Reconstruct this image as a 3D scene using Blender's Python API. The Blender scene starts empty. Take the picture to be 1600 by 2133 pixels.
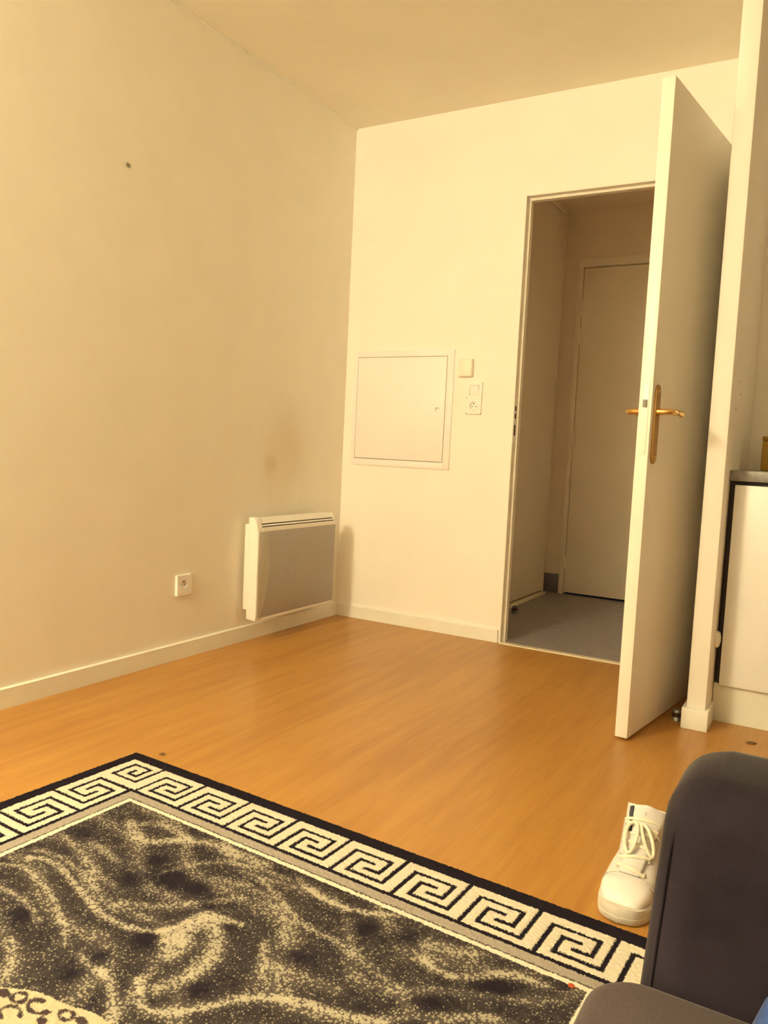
import bpy, bmesh, math, random
import numpy as np
from mathutils import Vector, Matrix

S = bpy.context.scene
COL = S.collection
PI = math.pi
random.seed(4)
RNG = np.random.default_rng(7)

# ------------------------------------------------------------------ camera
cam_d = bpy.data.cameras.new('camera')
cam_d.sensor_fit = 'HORIZONTAL'
cam_d.sensor_width = 36.0
cam_d.lens = 36.0 * 1654.4 / 1600.0
cam_d.clip_start = 0.02
cam = bpy.data.objects.new('camera', cam_d)
COL.objects.link(cam)
M = Matrix(((0.8636921, -0.0817427, 0.4973470, 2.2949137),
            (0.5017281, 0.0454495, -0.8638305, -3.5215028),
            (0.0480077, 0.9956166, 0.0802670, 0.8981162),
            (0, 0, 0, 1)))
cam.matrix_world = M
S.camera = cam

# ------------------------------------------------------------------ world, lights, exposure
w = bpy.data.worlds.new('night')
S.world = w
w.use_nodes = True
w.node_tree.nodes['Background'].inputs[0].default_value = (0.010, 0.012, 0.02, 1)
w.node_tree.nodes['Background'].inputs[1].default_value = 0.2

S.view_settings.view_transform = 'Standard'
S.view_settings.look = 'None'
S.view_settings.exposure = 0.0
S.view_settings.gamma = 1.0
S.view_settings.use_curve_mapping = False
S.cycles.max_bounces = 20
S.cycles.diffuse_bounces = 16
S.cycles.glossy_bounces = 6


def lamp(name, loc, power, color, radius):
    d = bpy.data.lights.new(name, 'POINT')
    d.energy = power
    d.color = color
    d.shadow_soft_size = radius
    o = bpy.data.objects.new(name, d)
    o.location = loc
    COL.objects.link(o)
    return o


# the room's own bulb, high up and near the left wall, behind the photographer
lamp('ceiling_bulb', (0.28, -4.15, 2.24), 208, (1.0, 0.84, 0.505), 0.22)


# ------------------------------------------------------------------ materials
class NT:
    def __init__(s, name):
        s.m = bpy.data.materials.new(name)
        s.m.use_nodes = True
        s.t = s.m.node_tree
        s.b = s.t.nodes['Principled BSDF']

    def n(s, typ, **kw):
        nd = s.t.nodes.new(typ)
        for k, v in kw.items():
            if k.startswith('i_'):
                key = k[2:]
                key = int(key) if key.isdigit() else key.replace('_', ' ')
                nd.inputs[key].default_value = v
            else:
                setattr(nd, k, v)
        return nd

    def l(s, a, b):
        s.t.links.new(a, b)

    def math(s, op, a, b=None, c=None):
        nd = s.n('ShaderNodeMath', operation=op)
        for i, v in enumerate((a, b, c)):
            if v is None:
                continue
            if isinstance(v, (int, float)):
                nd.inputs[i].default_value = v
            else:
                s.l(v, nd.inputs[i])
        return nd.outputs[0]

    def mix(s, fac, a, b, blend='MIX'):
        nd = s.n('ShaderNodeMix', data_type='RGBA', blend_type=blend)
        for i, v in ((0, fac), (6, a), (7, b)):
            if isinstance(v, (int, float)):
                nd.inputs[i].default_value = v
            elif isinstance(v, tuple):
                nd.inputs[i].default_value = (*v, 1) if len(v) == 3 else v
            else:
                s.l(v, nd.inputs[i])
        return nd.outputs[2]

    def step(s, v, lo, hi, a=0.0, b=1.0):
        nd = s.n('ShaderNodeMapRange', interpolation_type='SMOOTHSTEP')
        s.l(v, nd.inputs[0])
        nd.inputs[1].default_value = lo
        nd.inputs[2].default_value = hi
        nd.inputs[3].default_value = a
        nd.inputs[4].default_value = b
        return nd.outputs[0]

    def coord(s, kind='Object', scale=(1, 1, 1)):
        tc = s.n('ShaderNodeTexCoord')
        mp = s.n('ShaderNodeMapping')
        mp.inputs['Scale'].default_value = scale
        s.l(tc.outputs[kind], mp.inputs[0])
        return mp.outputs[0]

    def noise(s, vec, scale, detail=3, rough=0.5):
        nd = s.n('ShaderNodeTexNoise')
        nd.inputs['Scale'].default_value = scale
        nd.inputs['Detail'].default_value = detail
        nd.inputs['Roughness'].default_value = rough
        s.l(vec, nd.inputs['Vector'])
        return nd.outputs[0]

    def bump(s, h, strength, dist=0.002):
        nd = s.n('ShaderNodeBump')
        nd.inputs['Strength'].default_value = strength
        nd.inputs['Distance'].default_value = dist
        s.l(h, nd.inputs['Height'])
        s.l(nd.outputs[0], s.b.inputs['Normal'])


def paint(name, col, rough=0.5, var=0.03, nscale=9.0, bump=0.0, bscale=350.0, metal=0.0, spec=0.5):
    t = NT(name)
    v = t.coord()
    nz = t.noise(v, nscale, 4, 0.55)
    f = t.step(nz, 0.3, 0.7)
    c0 = tuple(max(0, c * (1 - var)) for c in col)
    c1 = tuple(min(1, c * (1 + var)) for c in col)
    t.l(t.mix(f, c0, c1), t.b.inputs['Base Color'])
    t.b.inputs['Roughness'].default_value = rough
    t.b.inputs['Metallic'].default_value = metal
    t.b.inputs['Specular IOR Level'].default_value = spec
    if bump:
        t.bump(t.noise(v, bscale, 2), bump, 0.001)
    return t.m


def fabric(name, col, var, sheen, rough=0.9, patch=7.0, fine=500.0):
    t = NT(name)
    v = t.coord()
    a = t.step(t.noise(v, patch, 3, 0.6), 0.32, 0.68)
    b = t.noise(v, fine, 2)
    c0 = tuple(c * (1 - var) for c in col)
    c1 = tuple(c * (1 + var) for c in col)
    cm = t.mix(a, c0, c1)
    t.l(t.mix(0.25, cm, t.mix(b, (0, 0, 0), (2 * col[0], 2 * col[1], 2 * col[2]))), t.b.inputs['Base Color'])
    t.b.inputs['Roughness'].default_value = rough
    t.b.inputs['Specular IOR Level'].default_value = 0.15
    t.b.inputs['Sheen Weight'].default_value = sheen
    t.b.inputs['Sheen Roughness'].default_value = 0.28
    t.bump(b, 0.35, 0.001)
    return t.m


def wall_left_material():
    t = NT('left_wall_paint')
    v = t.coord()
    f = t.step(t.noise(v, 5.0, 4, 0.55), 0.3, 0.7)
    base = t.mix(f, (0.84, 0.822, 0.765), (0.865, 0.847, 0.79))
    # old scorch mark on the paint above the heater
    sep = t.n('ShaderNodeSeparateXYZ')
    t.l(v, sep.inputs[0])
    wob = t.noise(v, 6.0, 3)
    dy = t.math('MULTIPLY', t.math('ADD', sep.outputs[1], 0.50), 1.0 / 0.19)
    dz = t.math('MULTIPLY', t.math('SUBTRACT', sep.outputs[2], 0.86), 1.0 / 0.22)
    r = t.math('SQRT', t.math('ADD', t.math('MULTIPLY', dy, dy), t.math('MULTIPLY', dz, dz)))
    r = t.math('ADD', r, t.math('MULTIPLY', t.math('SUBTRACT', wob, 0.5), 0.9))
    mk = t.step(r, 1.45, 0.0)
    dy2 = t.math('MULTIPLY', t.math('ADD', sep.outputs[1], 0.60), 1.0 / 0.05)
    dz2 = t.math('MULTIPLY', t.math('SUBTRACT', sep.outputs[2], 0.80), 1.0 / 0.05)
    r2 = t.math('SQRT', t.math('ADD', t.math('MULTIPLY', dy2, dy2), t.math('MULTIPLY', dz2, dz2)))
    mk2 = t.step(t.math('ADD', r2, t.math('SUBTRACT', wob, 0.5)), 1.2, 0.2)
    c = t.mix(t.math('MULTIPLY', mk, 0.34), base, (0.60, 0.47, 0.26))
    c = t.mix(t.math('MULTIPLY', mk2, 0.25), c, (0.48, 0.36, 0.18))
    t.l(c, t.b.inputs['Base Color'])
    t.b.inputs['Roughness'].default_value = 0.65
    t.b.inputs['Specular IOR Level'].default_value = 0.3
    t.bump(t.noise(v, 260, 2), 0.12, 0.001)
    return t.m


def floor_material():
    t = NT('laminate')
    v = t.coord('Object', (1, 1, 1))
    sep = t.n('ShaderNodeSeparateXYZ')
    t.l(v, sep.inputs[0])
    # strip index -> small tone change per strip
    sx = t.math('FLOOR', t.math('MULTIPLY', sep.outputs[0], 1 / 0.066))
    wn = t.n('ShaderNodeTexWhiteNoise', noise_dimensions='1D')
    t.l(sx, wn.inputs['W'])
    g1 = t.noise(t.coord('Object', (16, 1.3, 1)), 1.6, 5, 0.6)
    g2 = t.noise(t.coord('Object', (90, 5.0, 1)), 1.5, 3, 0.6)
    g3 = t.noise(t.coord('Object', (2.2, 0.7, 1)), 1.2, 2, 0.5)
    k = t.math('ADD', t.math('MULTIPLY', g1, 0.55), t.math('MULTIPLY', g2, 0.25))
    k = t.math('ADD', k, t.math('MULTIPLY', g3, 0.35))
    k = t.math('ADD', k, t.math('MULTIPLY', wn.outputs[0], 0.06))
    f = t.step(k, 0.38, 0.80)
    t.l(t.mix(f, (0.345, 0.158, 0.034), (0.475, 0.250, 0.058)), t.b.inputs['Base Color'])
    t.b.inputs['Roughness'].default_value = 0.36
    t.b.inputs['Specular IOR Level'].default_value = 0.45
    t.bump(g2, 0.06, 0.0008)
    return t.m


MT = {}
MT['wall'] = paint('wall_paint', (0.875, 0.865, 0.845), 0.6, 0.015, 4, 0.10, 260, spec=0.3)
MT['wall_left'] = wall_left_material()
MT['taupe'] = paint('taupe_bounce_cut', (0.36, 0.31, 0.25), 0.7, 0.03, 4, 0.10, 260, spec=0.3)  # invented dark tone for the unseen right wall, to cut bounce light
MT['ceiling'] = paint('ceiling_paint', (0.85, 0.83, 0.745), 0.8, 0.02, 3, 0.06, 200, spec=0.2)
MT['trim'] = paint('white_gloss_paint', (0.83, 0.84, 0.80), 0.35, 0.02, 14)
MT['door'] = paint('door_paint', (0.82, 0.805, 0.76), 0.38, 0.015, 6)
MT['frame'] = paint('frame_paint', (0.78, 0.76, 0.69), 0.4, 0.03, 12)
MT['hall_wall'] = paint('hall_paint', (0.84, 0.76, 0.66), 0.7, 0.03, 4)
MT['hall_door'] = paint('hall_door_paint', (0.87, 0.81, 0.71), 0.5, 0.02, 5)
MT['closet'] = paint('closet_panel', (0.72, 0.67, 0.58), 0.5, 0.02, 5)
MT['lino'] = paint('grey_linoleum', (0.27, 0.26, 0.285), 0.42, 0.08, 22)
MT['lino_dark'] = paint('dark_grey_skirting', (0.16, 0.16, 0.20), 0.5, 0.08, 15)
MT['floor'] = floor_material()
MT['alu'] = paint('brushed_metal', (0.70, 0.68, 0.64), 0.38, 0.06, 60, metal=0.8)
MT['sill'] = paint('pale_threshold_metal', (0.80, 0.74, 0.60), 0.4, 0.05, 60, metal=0.15)
MT['brass'] = paint('polished_brass', (0.80, 0.53, 0.20), 0.22, 0.06, 40, metal=1.0)
MT['plate_brass'] = paint('satin_brass', (0.42, 0.25, 0.085), 0.5, 0.07, 40, metal=0.85)
MT['steel'] = paint('latch_steel', (0.34, 0.35, 0.34), 0.4, 0.1, 80, metal=0.9)
MT['plastic'] = paint('white_plastic', (0.86, 0.85, 0.86), 0.4, 0.01, 10)
MT['panel'] = paint('white_steel_panel', (0.87, 0.845, 0.875), 0.45, 0.01, 6)
MT['cream_plastic'] = paint('cream_plastic', (0.85, 0.84, 0.77), 0.4, 0.01, 10)
MT['dark'] = paint('dark_gap', (0.05, 0.038, 0.035), 0.8, 0.1, 20)
MT['heater'] = paint('heater_enamel', (0.84, 0.83, 0.80), 0.38, 0.015, 10)
MT['grille'] = paint('grey_heater_grille', (0.41, 0.385, 0.37), 0.45, 0.03, 60, 0.25, 900)
MT['grille2'] = paint('lighter_grey_heater_grille', (0.53, 0.52, 0.46), 0.55, 0.03, 60, 0.25, 900)
MT['worktop'] = paint('grey_worktop', (0.22, 0.215, 0.21), 0.4, 0.16, 120)
MT['cabinet'] = paint('white_cabinet', (0.76, 0.77, 0.79), 0.35, 0.015, 8)
MT['plinth'] = paint('cream_plinth', (0.72, 0.73, 0.68), 0.4, 0.02, 8)
MT['carcass'] = paint('gap_shade_carcass', (0.035, 0.028, 0.03), 0.8, 0.1, 8)  # near-black colour paints the shade in the gaps around the doors
MT['yellow'] = paint('ochre_plastic', (0.40, 0.25, 0.025), 0.45, 0.06, 12)
MT['yellow_dark'] = paint('ochre_lid', (0.36, 0.22, 0.025), 0.5, 0.06, 12)
MT['rubber'] = paint('dark_rubber', (0.035, 0.022, 0.022), 0.5, 0.1, 60)
MT['rubber_red'] = paint('reddish_rubber', (0.10, 0.03, 0.03), 0.5, 0.1, 60)
MT['sofa'] = fabric('charcoal_velvet', (0.0175, 0.0135, 0.021), 0.45, 0.30)
MT['sofa_seat_lit'] = fabric('lit_charcoal_velvet', (0.082, 0.066, 0.070), 0.07, 0.20, patch=3)  # same velvet as the arm; light on the seat put into its colour
MT['blue'] = fabric('blue_cloth', (0.035, 0.07, 0.22), 0.35, 0.2, patch=30)
MT['canvas'] = fabric('white_canvas', (0.60, 0.59, 0.60), 0.05, 0.1, 0.8, 25, 700)
MT['tongue'] = fabric('off_white_tongue', (0.60, 0.59, 0.60), 0.06, 0.1, 0.8, 25, 700)
MT['sole'] = paint('white_rubber', (0.56, 0.53, 0.48), 0.5, 0.07, 35)
MT['toe'] = paint('white_toe_cap', (0.70, 0.68, 0.70), 0.38, 0.04, 30)
MT['lace'] = fabric('white_lace', (0.72, 0.70, 0.60), 0.08, 0.1, 0.8, 60, 900)
MT['stripe'] = fabric('navy_lining', (0.05, 0.055, 0.075), 0.2, 0.0)
MT['lining'] = fabric('grey_lining', (0.42, 0.40, 0.36), 0.15, 0.0)
MT['debris'] = paint('brown_crumb', (0.16, 0.085, 0.03), 0.8, 0.25, 200)
MT['red'] = paint('red_crumb', (0.45, 0.07, 0.02), 0.7, 0.2, 300)
MT['plug'] = paint('grey_wall_plug', (0.30, 0.29, 0.24), 0.7, 0.15, 200)


# ------------------------------------------------------------------ mesh helpers
def B():
    return bmesh.new()


def box(bm, x0, x1, y0, y1, z0, z1, bev=0.0, seg=2):
    n0 = set(bm.faces)
    vs = [bm.verts.new(p) for p in ((x0, y0, z0), (x1, y0, z0), (x1, y1, z0), (x0, y1, z0),
                                    (x0, y0, z1), (x1, y0, z1), (x1, y1, z1), (x0, y1, z1))]
    fs = [bm.faces.new([vs[i] for i in q]) for q in
          ((0, 3, 2, 1), (4, 5, 6, 7), (0, 1, 5, 4), (1, 2, 6, 5), (2, 3, 7, 6), (3, 0, 4, 7))]
    if bev > 0:
        es = list({e for f in fs for e in f.edges})
        bmesh.ops.bevel(bm, geom=es, offset=bev, segments=seg, profile=0.5, affect='EDGES')
    return [f for f in bm.faces if f not in n0]


def prism(bm, pts, axis, a0, a1, bev=0.0, seg=2):
    """extrude a 2-D outline along axis ('x','y','z') from a0 to a1"""
    def P(p, a):
        if axis == 'x':
            return (a, p[0], p[1])
        if axis == 'y':
            return (p[0], a, p[1])
        return (p[0], p[1], a)
    lo = [bm.verts.new(P(p, a0)) for p in pts]
    hi = [bm.verts.new(P(p, a1)) for p in pts]
    n = len(pts)
    fs = [bm.faces.new(lo[::-1]), bm.faces.new(hi)]
    for i in range(n):
        fs.append(bm.faces.new((lo[i], lo[(i + 1) % n], hi[(i + 1) % n], hi[i])))
    if bev > 0:
        es = list({e for f in fs[:2] for e in f.edges})
        bmesh.ops.bevel(bm, geom=es, offset=bev, segments=seg, profile=0.5, affect='EDGES')
    return fs


def tube(bm, pts, r, n=8, closed=False, taper=None):
    pts = [Vector(p) for p in pts]
    rings = []
    up = Vector((0, 0, 1))
    N = len(pts)
    for i, p in enumerate(pts):
        a = pts[(i - 1) % N] if (closed or i > 0) else pts[i]
        b = pts[(i + 1) % N] if (closed or i < N - 1) else pts[i]
        t = (b - a).normalized()
        u = t.cross(up)
        if u.length < 1e-3:
            u = t.cross(Vector((1, 0, 0)))
        u.normalize()
        v = u.cross(t).normalized()
        rr = r if taper is None else r * taper[i]
        rings.append([bm.verts.new(p + u * math.cos(2 * PI * k / n) * rr + v * math.sin(2 * PI * k / n) * rr) for k in range(n)])
    for i in range(N if closed else N - 1):
        A, C = rings[i], rings[(i + 1) % N]
        for k in range(n):
            bm.faces.new((A[k], A[(k + 1) % n], C[(k + 1) % n], C[k]))
    if not closed:
        bm.faces.new(rings[0][::-1])
        bm.faces.new(rings[-1])


def lathe(bm, prof, c, n=20, axis='z'):
    """prof = [(radius, height)...] revolved about axis through c"""
    def P(r, a, h):
        x, y = r * math.cos(a), r * math.sin(a)
        if axis == 'z':
            q = (x, y, h)
        elif axis == 'y':
            q = (x, h, y)
        else:
            q = (h, x, y)
        return (c[0] + q[0], c[1] + q[1], c[2] + q[2])
    rings = [[bm.verts.new(P(max(r, 1e-4), 2 * PI * k / n, h)) for k in range(n)] for r, h in prof]
    for A, C in zip(rings, rings[1:]):
        for k in range(n):
            bm.faces.new((A[k], A[(k + 1) % n], C[(k + 1) % n], C[k]))
    bm.faces.new(rings[0][::-1])
    bm.faces.new(rings[-1])


def obj(name, bm, mat, parent=None, smooth=True, kind=None, angle=35):
    bmesh.ops.recalc_face_normals(bm, faces=bm.faces[:])
    me = bpy.data.meshes.new(name)
    bm.to_mesh(me)
    bm.free()
    me.materials.append(mat)
    if smooth:
        me.shade_smooth()
        me.set_sharp_from_angle(angle=math.radians(angle))
    o = bpy.data.objects.new(name, me)
    COL.objects.link(o)
    if parent is not None:
        o.parent = parent
    if kind:
        o['kind'] = kind
    return o


def tag(o, label=None, cat=None, group=None, kind=None):
    if label:
        o['label'] = label
    if cat:
        o['category'] = cat
    if group:
        o['group'] = group
    if kind:
        o['kind'] = kind
    return o


def thing(name, label, cat, loc=(0, 0, 0), rotz=0.0, group=None, kind=None):
    o = bpy.data.objects.new(name, None)
    o.empty_display_size = 0.1
    o.location = loc
    o.rotation_euler = (0, 0, rotz)
    COL.objects.link(o)
    return tag(o, label, cat, group, kind)


def struct(name, bm, mat, parent=None, smooth=True):
    return obj(name, bm, mat, parent, smooth, kind='structure' if parent is None else None)


# ------------------------------------------------------------------ the room shell
H = 2.511
XR, YB = 3.05, -5.20          # right and rear wall
PX0, PX1, PY = 1.894, 1.955, -0.705   # partition between door and kitchenette
DX0, DX1, DZ = 0.938, 1.890, 2.074    # door opening (rebate edge)

bm = B(); box(bm, 0, XR, YB, 0.0, -0.06, 0.0)
struct('floor', bm, MT['floor'])
bm = B(); box(bm, -0.1, XR + 0.1, YB - 0.1, 0.1, H, H + 0.1)
struct('ceiling', bm, MT['ceiling'])
bm = B(); box(bm, -0.1, 0, YB - 0.1, 0.0, -0.06, H)
struct('wall_left', bm, MT['wall_left'])
bm = B()
box(bm, -0.1, DX0, 0, 0.06, -0.06, H)
box(bm, DX1, XR + 0.1, 0, 0.06, -0.06, H)
box(bm, DX0, DX1, 0, 0.06, DZ, H)
struct('wall_back', bm, MT['wall'], smooth=False)
bm = B(); box(bm, XR, XR + 0.1, YB, 0.0, -0.06, H)
struct('wall_right', bm, MT['taupe'])  # out of view; coloured dark so right-facing surfaces get less bounce
bm = B(); box(bm, -0.1, XR + 0.1, YB - 0.1, YB, -0.06, H)
struct('wall_rear', bm, MT['wall'])
wp = None
bm = B(); box(bm, PX0, PX1, PY, 0.0, 0.0, H, 0.004, 2)
wp = struct('wall_partition', bm, MT['wall'])
for y, z, r in ((-0.488, 1.188, 0.004), (-0.457, 1.145, 0.005), (-0.559, 1.088, 0.005)):
    bm = B(); lathe(bm, [(r, -0.002), (r, 0.0006), (r * 0.6, 0.0012)], (PX1, y, z), 10, 'x')
    obj('screw_hole', bm, MT['plug'], wp)


def skirting(name, pts, h=0.067, t=0.012):
    """board following pts (list of xy on the wall face), thickness to the left of the path"""
    bm = B()
    for (a, b) in zip(pts, pts[1:]):
        a = Vector(a); b = Vector(b)
        d = (b - a).normalized()
        nrm = Vector((-d.y, d.x)) * t
        q = [a, b, b + nrm, a + nrm]
        vs0 = [bm.verts.new((p.x, p.y, 0.0)) for p in q]
        vs1 = [bm.verts.new((p.x, p.y, h if i < 2 else h - 0.003)) for i, p in enumerate(q)]
        bm.faces.new(vs0[::-1]); bm.faces.new(vs1)
        for i in range(4):
            bm.faces.new((vs0[i], vs0[(i + 1) % 4], vs1[(i + 1) % 4], vs1[i]))
    return struct(name, bm, MT['trim'], smooth=False)


skirting('baseboard_left', [(0.0, -0.0), (0.0, YB)], 0.068)
skirting('baseboard_back', [(0.928, 0.0), (0.012, 0.0)], 0.062)
bm = B(); tube(bm, [(0.003, -0.001, H - 0.003), (0.003, YB, H - 0.003)], 0.0045, 8)
struct('trim_3', bm, MT['trim'])
# partition foot: end piece plus short returns along both faces
bm = B()
box(bm, PX0 - 0.013, PX1 + 0.011, PY - 0.013, PY, 0, 0.072, 0.003)
box(bm, PX0 - 0.013, PX0, PY, -0.58, 0, 0.072, 0.002)
box(bm, PX1, PX1 + 0.011, PY, -0.580, 0, 0.072, 0.002)
struct('baseboard_partition', bm, MT['trim'])

# doorway frame (steel frame with a rebate) and metal threshold
fr = thing('trim_1', None, None, kind='structure')
T = 0.014


def jamb(x, s):
    bm = B()
    # flange on the wall face, rebate bed, stop and return to the hall side; s=+1 left jamb, -1 right
    prof = [(0.0, 0.0005), (0.0015, 0.0005), (0.0015, 0.032), (0.0125, 0.032), (0.0125, 0.064), (-0.03, 0.064), (-0.03, 0.0605), (0.0, 0.0605)]
    prism(bm, [(x + s * px, py) for px, py in prof], 'z', 0.0, DZ)
    return bm


JL = obj('jamb', jamb(DX0 + 0.0005, 1), MT['frame'], fr, smooth=False)
obj('jamb', jamb(DX1 - 0.0005, -1), MT['frame'], fr, smooth=False)
bm = B()
prof = [(0.0005, DZ - 0.0005), (0.0005, DZ - 0.002), (0.032, DZ - 0.002), (0.032, DZ - 0.014), (0.064, DZ - 0.014), (0.064, DZ + 0.03), (0.0605, DZ + 0.03), (0.0605, DZ - 0.0005)]
prism(bm, prof, 'x', DX0 + 0.0132, DX1 - 0.0132)
obj('header', bm, MT['frame'], fr, smooth=False)
for z in (0.985, 1.065, 1.10):
    bm = B(); box(bm, DX0 + 0.0015, DX0 + 0.0036, 0.008, 0.024, z, z + (0.05 if z < 1 else 0.022))
    obj('strike_slot', bm, MT['dark'], JL)
bm = B(); box(bm, DX0, DX0 + 0.0030, 0.004, 0.028, 0.95, 1.16)
obj('strike_plate', bm, MT['trim'], fr)
bm = B(); lathe(bm, [(0.005, 0), (0.005, 0.003), (0.003, 0.0045)], (DX0, 0.018, 0.516), 10, 'x')
obj('buffer', bm, MT['trim'], fr)

bm = B()
prism(bm, [(-0.022, 0.0), (-0.018, 0.0042), (0.014, 0.0042), (0.018, 0.0)], 'x', DX0 + 0.002, DX1 - 0.002)
struct('trim_2', bm, MT['sill'])

# ------------------------------------------------------------------ the hall behind the doorway
HX0, HX1, HY0, HY1, HH = -0.05, 2.30, 0.06, 1.57, 2.46
bm = B(); box(bm, HX0, HX1, 0.0, HY1, -0.06, 0.0)
struct('floor_hall', bm, MT['lino'])
bm = B(); box(bm, HX0 - 0.1, HX1 + 0.1, HY0, HY1 + 0.1, HH, HH + 0.1)
struct('ceiling_hall', bm, MT['hall_wall'])
bm = B()
box(bm, HX0 - 0.1, 0.735, HY1, HY1 + 0.1, -0.06, HH)
box(bm, 1.72, HX1 + 0.1, HY1, HY1 + 0.1, -0.06, HH)
box(bm, 0.735, 1.72, HY1, HY1 + 0.1, 2.13, HH)
struct('wall_hall_end', bm, MT['hall_wall'], smooth=False)
bm = B(); box(bm, HX0 - 0.1, HX0, HY0, HY1, -0.06, HH)
struct('wall_hall_left', bm, MT['hall_wall'])
bm = B(); box(bm, HX1, HX1 + 0.1, HY0, HY1, -0.06, HH)
struct('wall_hall_right', bm, MT['hall_wall'])
bm = B(); box(bm, 0.605, 0.722, HY1 - 0.008, HY1, 0.0, 0.125, 0.002)
struct('baseboard_hall', bm, MT['lino_dark'])

# closed flat door at the end of the hall
d2 = thing('door_2', 'closed plain cream door at the end of the dim hall', None, kind='structure')
bm = B()
box(bm, 0.722, 0.752, HY1 - 0.018, HY1 + 0.08, 0.0, 2.155, 0.002)
box(bm, 1.70, 1.74, HY1 - 0.018, HY1 + 0.08, 0.0, 2.155, 0.002)
box(bm, 0.752, 1.70, HY1 - 0.018, HY1 + 0.08, 2.105, 2.155, 0.002)
obj('door_frame', bm, MT['hall_door'], d2)
bm = B(); box(bm, 0.757, 1.695, HY1 - 0.006, HY1 + 0.034, 0.012, 2.098, 0.002)
obj('door_leaf', bm, MT['hall_door'], d2)
bm = B(); box(bm, 0.74, 1.71, HY1 + 0.05, HY1 + 0.07, 0.0, 2.12)
obj('door_backing', bm, MT['dark'], d2)
for z in (1.84, 1.67, 1.01, 0.21):
    bm = B()
    lathe(bm, [(0.006, -0.05), (0.0085, -0.045), (0.0085, -0.002), (0.0075, 0.0), (0.0085, 0.002), (0.0085, 0.045), (0.006, 0.05)], (0.752, HY1 - 0.023, z), 12)
    box(bm, 0.735, 0.752, HY1 - 0.020, HY1 - 0.0175, z - 0.04, z + 0.04)
    box(bm, 0.752, 0.772, HY1 - 0.010, HY1 - 0.006, z - 0.04, z + 0.04)
    obj('hinge', bm, MT['hall_door'], d2)

# sliding closet doors along the hall's left side
cl = thing('sliding_closet', 'tall cream sliding closet along the left of the dim hall', 'closet')
bm = B()
box(bm, 0.60, 0.655, 0.085, 1.46, 2.405, HH - 0.001, 0.002)
obj('top_track', bm, MT['closet'], cl)
bm = B()
box(bm, 0.585, 0.672, 0.78, 1.46, 0.0, 0.017, 0.002)
obj('bottom_track', bm, MT['sill'], cl)
for y0, y1, x in ((0.68, 1.455, 0.652), (0.085, 0.76, 0.628)):
    bm = B(); box(bm, x - 0.016, x, y0 + 0.02, y1 - 0.02, 0.03, 2.40)
    ln = obj('closet_door', bm, MT['closet'], cl)
    for ya in (y0, y1 - 0.024):
        bm = B(); box(bm, x - 0.018, x + 0.004, ya, ya + 0.024, 0.022, 2.402, 0.002)
        obj('stile', bm, MT['closet'], ln)
bm = B(); box(bm, 0.56, 0.603, 1.46, HY1 - 0.001, 0.0, HH - 0.001)
obj('side_post', bm, MT['hall_wall'], cl)

# ------------------------------------------------------------------ the open room door
ang = math.atan2(-(0.975 - 0.022), 1.762 - 1.888)
d1 = thing('door_1', 'open white flush door with brass lever handles, swung into the room', None, (1.888, -0.022, 0), ang, kind='structure')
L, TH = 0.9605, 0.040
# local frame: +x along the leaf to its free edge, +y towards the partition side, leaf thickness to -y
bm = B(); box(bm, 0.004, L, -TH, 0, 0.010, 2.05, 0.0015)
leaf = obj('door_leaf', bm, MT['door'], d1)
bm = B(); box(bm, L - 0.0005, L + 0.0018, -0.031, -0.009, 0.915, 1.150, 0.0006)
fp = obj('lock_faceplate', bm, MT['trim'], leaf); fp['label'] = 'white painted lock faceplate'
for z in (1.138, 0.927):
    bm = B(); lathe(bm, [(0.0042, 0.0012), (0.0042, 0.0026), (0.003, 0.003)], (L, -0.020, z), 12, 'x')
    obj('screw', bm, MT['frame'], leaf)
bm = B()
prism(bm, [(L + 0.0015, -0.026), (L + 0.006, -0.026), (L + 0.0095, -0.014), (L + 0.0015, -0.014)], 'z', 1.063, 1.086)
la = obj('latch_bolt', bm, MT['steel'], leaf); la['label'] = 'grey steel latch bolt'
for s in (1, -1):
    y0 = 0.0 if s > 0 else -TH
    hx = L - 0.041
    bm = B()
    pts = []
    for k in range(13):
        a = PI * k / 12
        pts.append((hx + 0.0195 * math.cos(a), 1.117 + 0.0195 * math.sin(a)))
    for k in range(13):
        a = PI + PI * k / 12
        pts.append((hx + 0.0195 * math.cos(a), 0.908 + 0.0195 * math.sin(a)))
    prism(bm, pts, 'y', y0, y0 + s * 0.006, 0.002)
    hp = obj('handle_plate', bm, MT['plate_brass'], d1)
    for z in (1.115, 0.910):
        bm = B(); lathe(bm, [(0.004, 0), (0.004, s * 0.0015), (0.0025, s * 0.0022)], (hx, y0 + s * 0.006, z), 10, 'y')
        obj('plate_screw', bm, MT['brass'], hp)
    bm = B()
    z = 1.052
    path = [(hx, y0 + s * 0.004, z), (hx, y0 + s * 0.022, z), (hx - 0.001, y0 + s * 0.040, z), (hx - 0.008, y0 + s * 0.050, z),
            (hx - 0.020, y0 + s * 0.051, z), (hx - 0.040, y0 + s * 0.050, z + 0.001), (hx - 0.065, y0 + s * 0.047, z + 0.001),
            (hx - 0.090, y0 + s * 0.047, z), (hx - 0.104, y0 + s * 0.049, z - 0.002), (hx - 0.110, y0 + s * 0.051, z - 0.002)]
    tube(bm, path, 0.0095, 12, taper=[1.3, 1.0, 0.95, 0.95, 1, 1, 0.9, 0.95, 1.1, 0.7])
    obj('lever', bm, MT['brass'], hp)
for z in (0.22, 1.03, 1.84):
    bm = B()
    lathe(bm, [(0.005, -0.055), (0.0075, -0.05), (0.0075, -0.001), (0.0065, 0), (0.0075, 0.001), (0.0075, 0.05), (0.005, 0.055)], (-0.002, 0.004, z), 12)
    obj('hinge', bm, MT['door'], d1)


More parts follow.
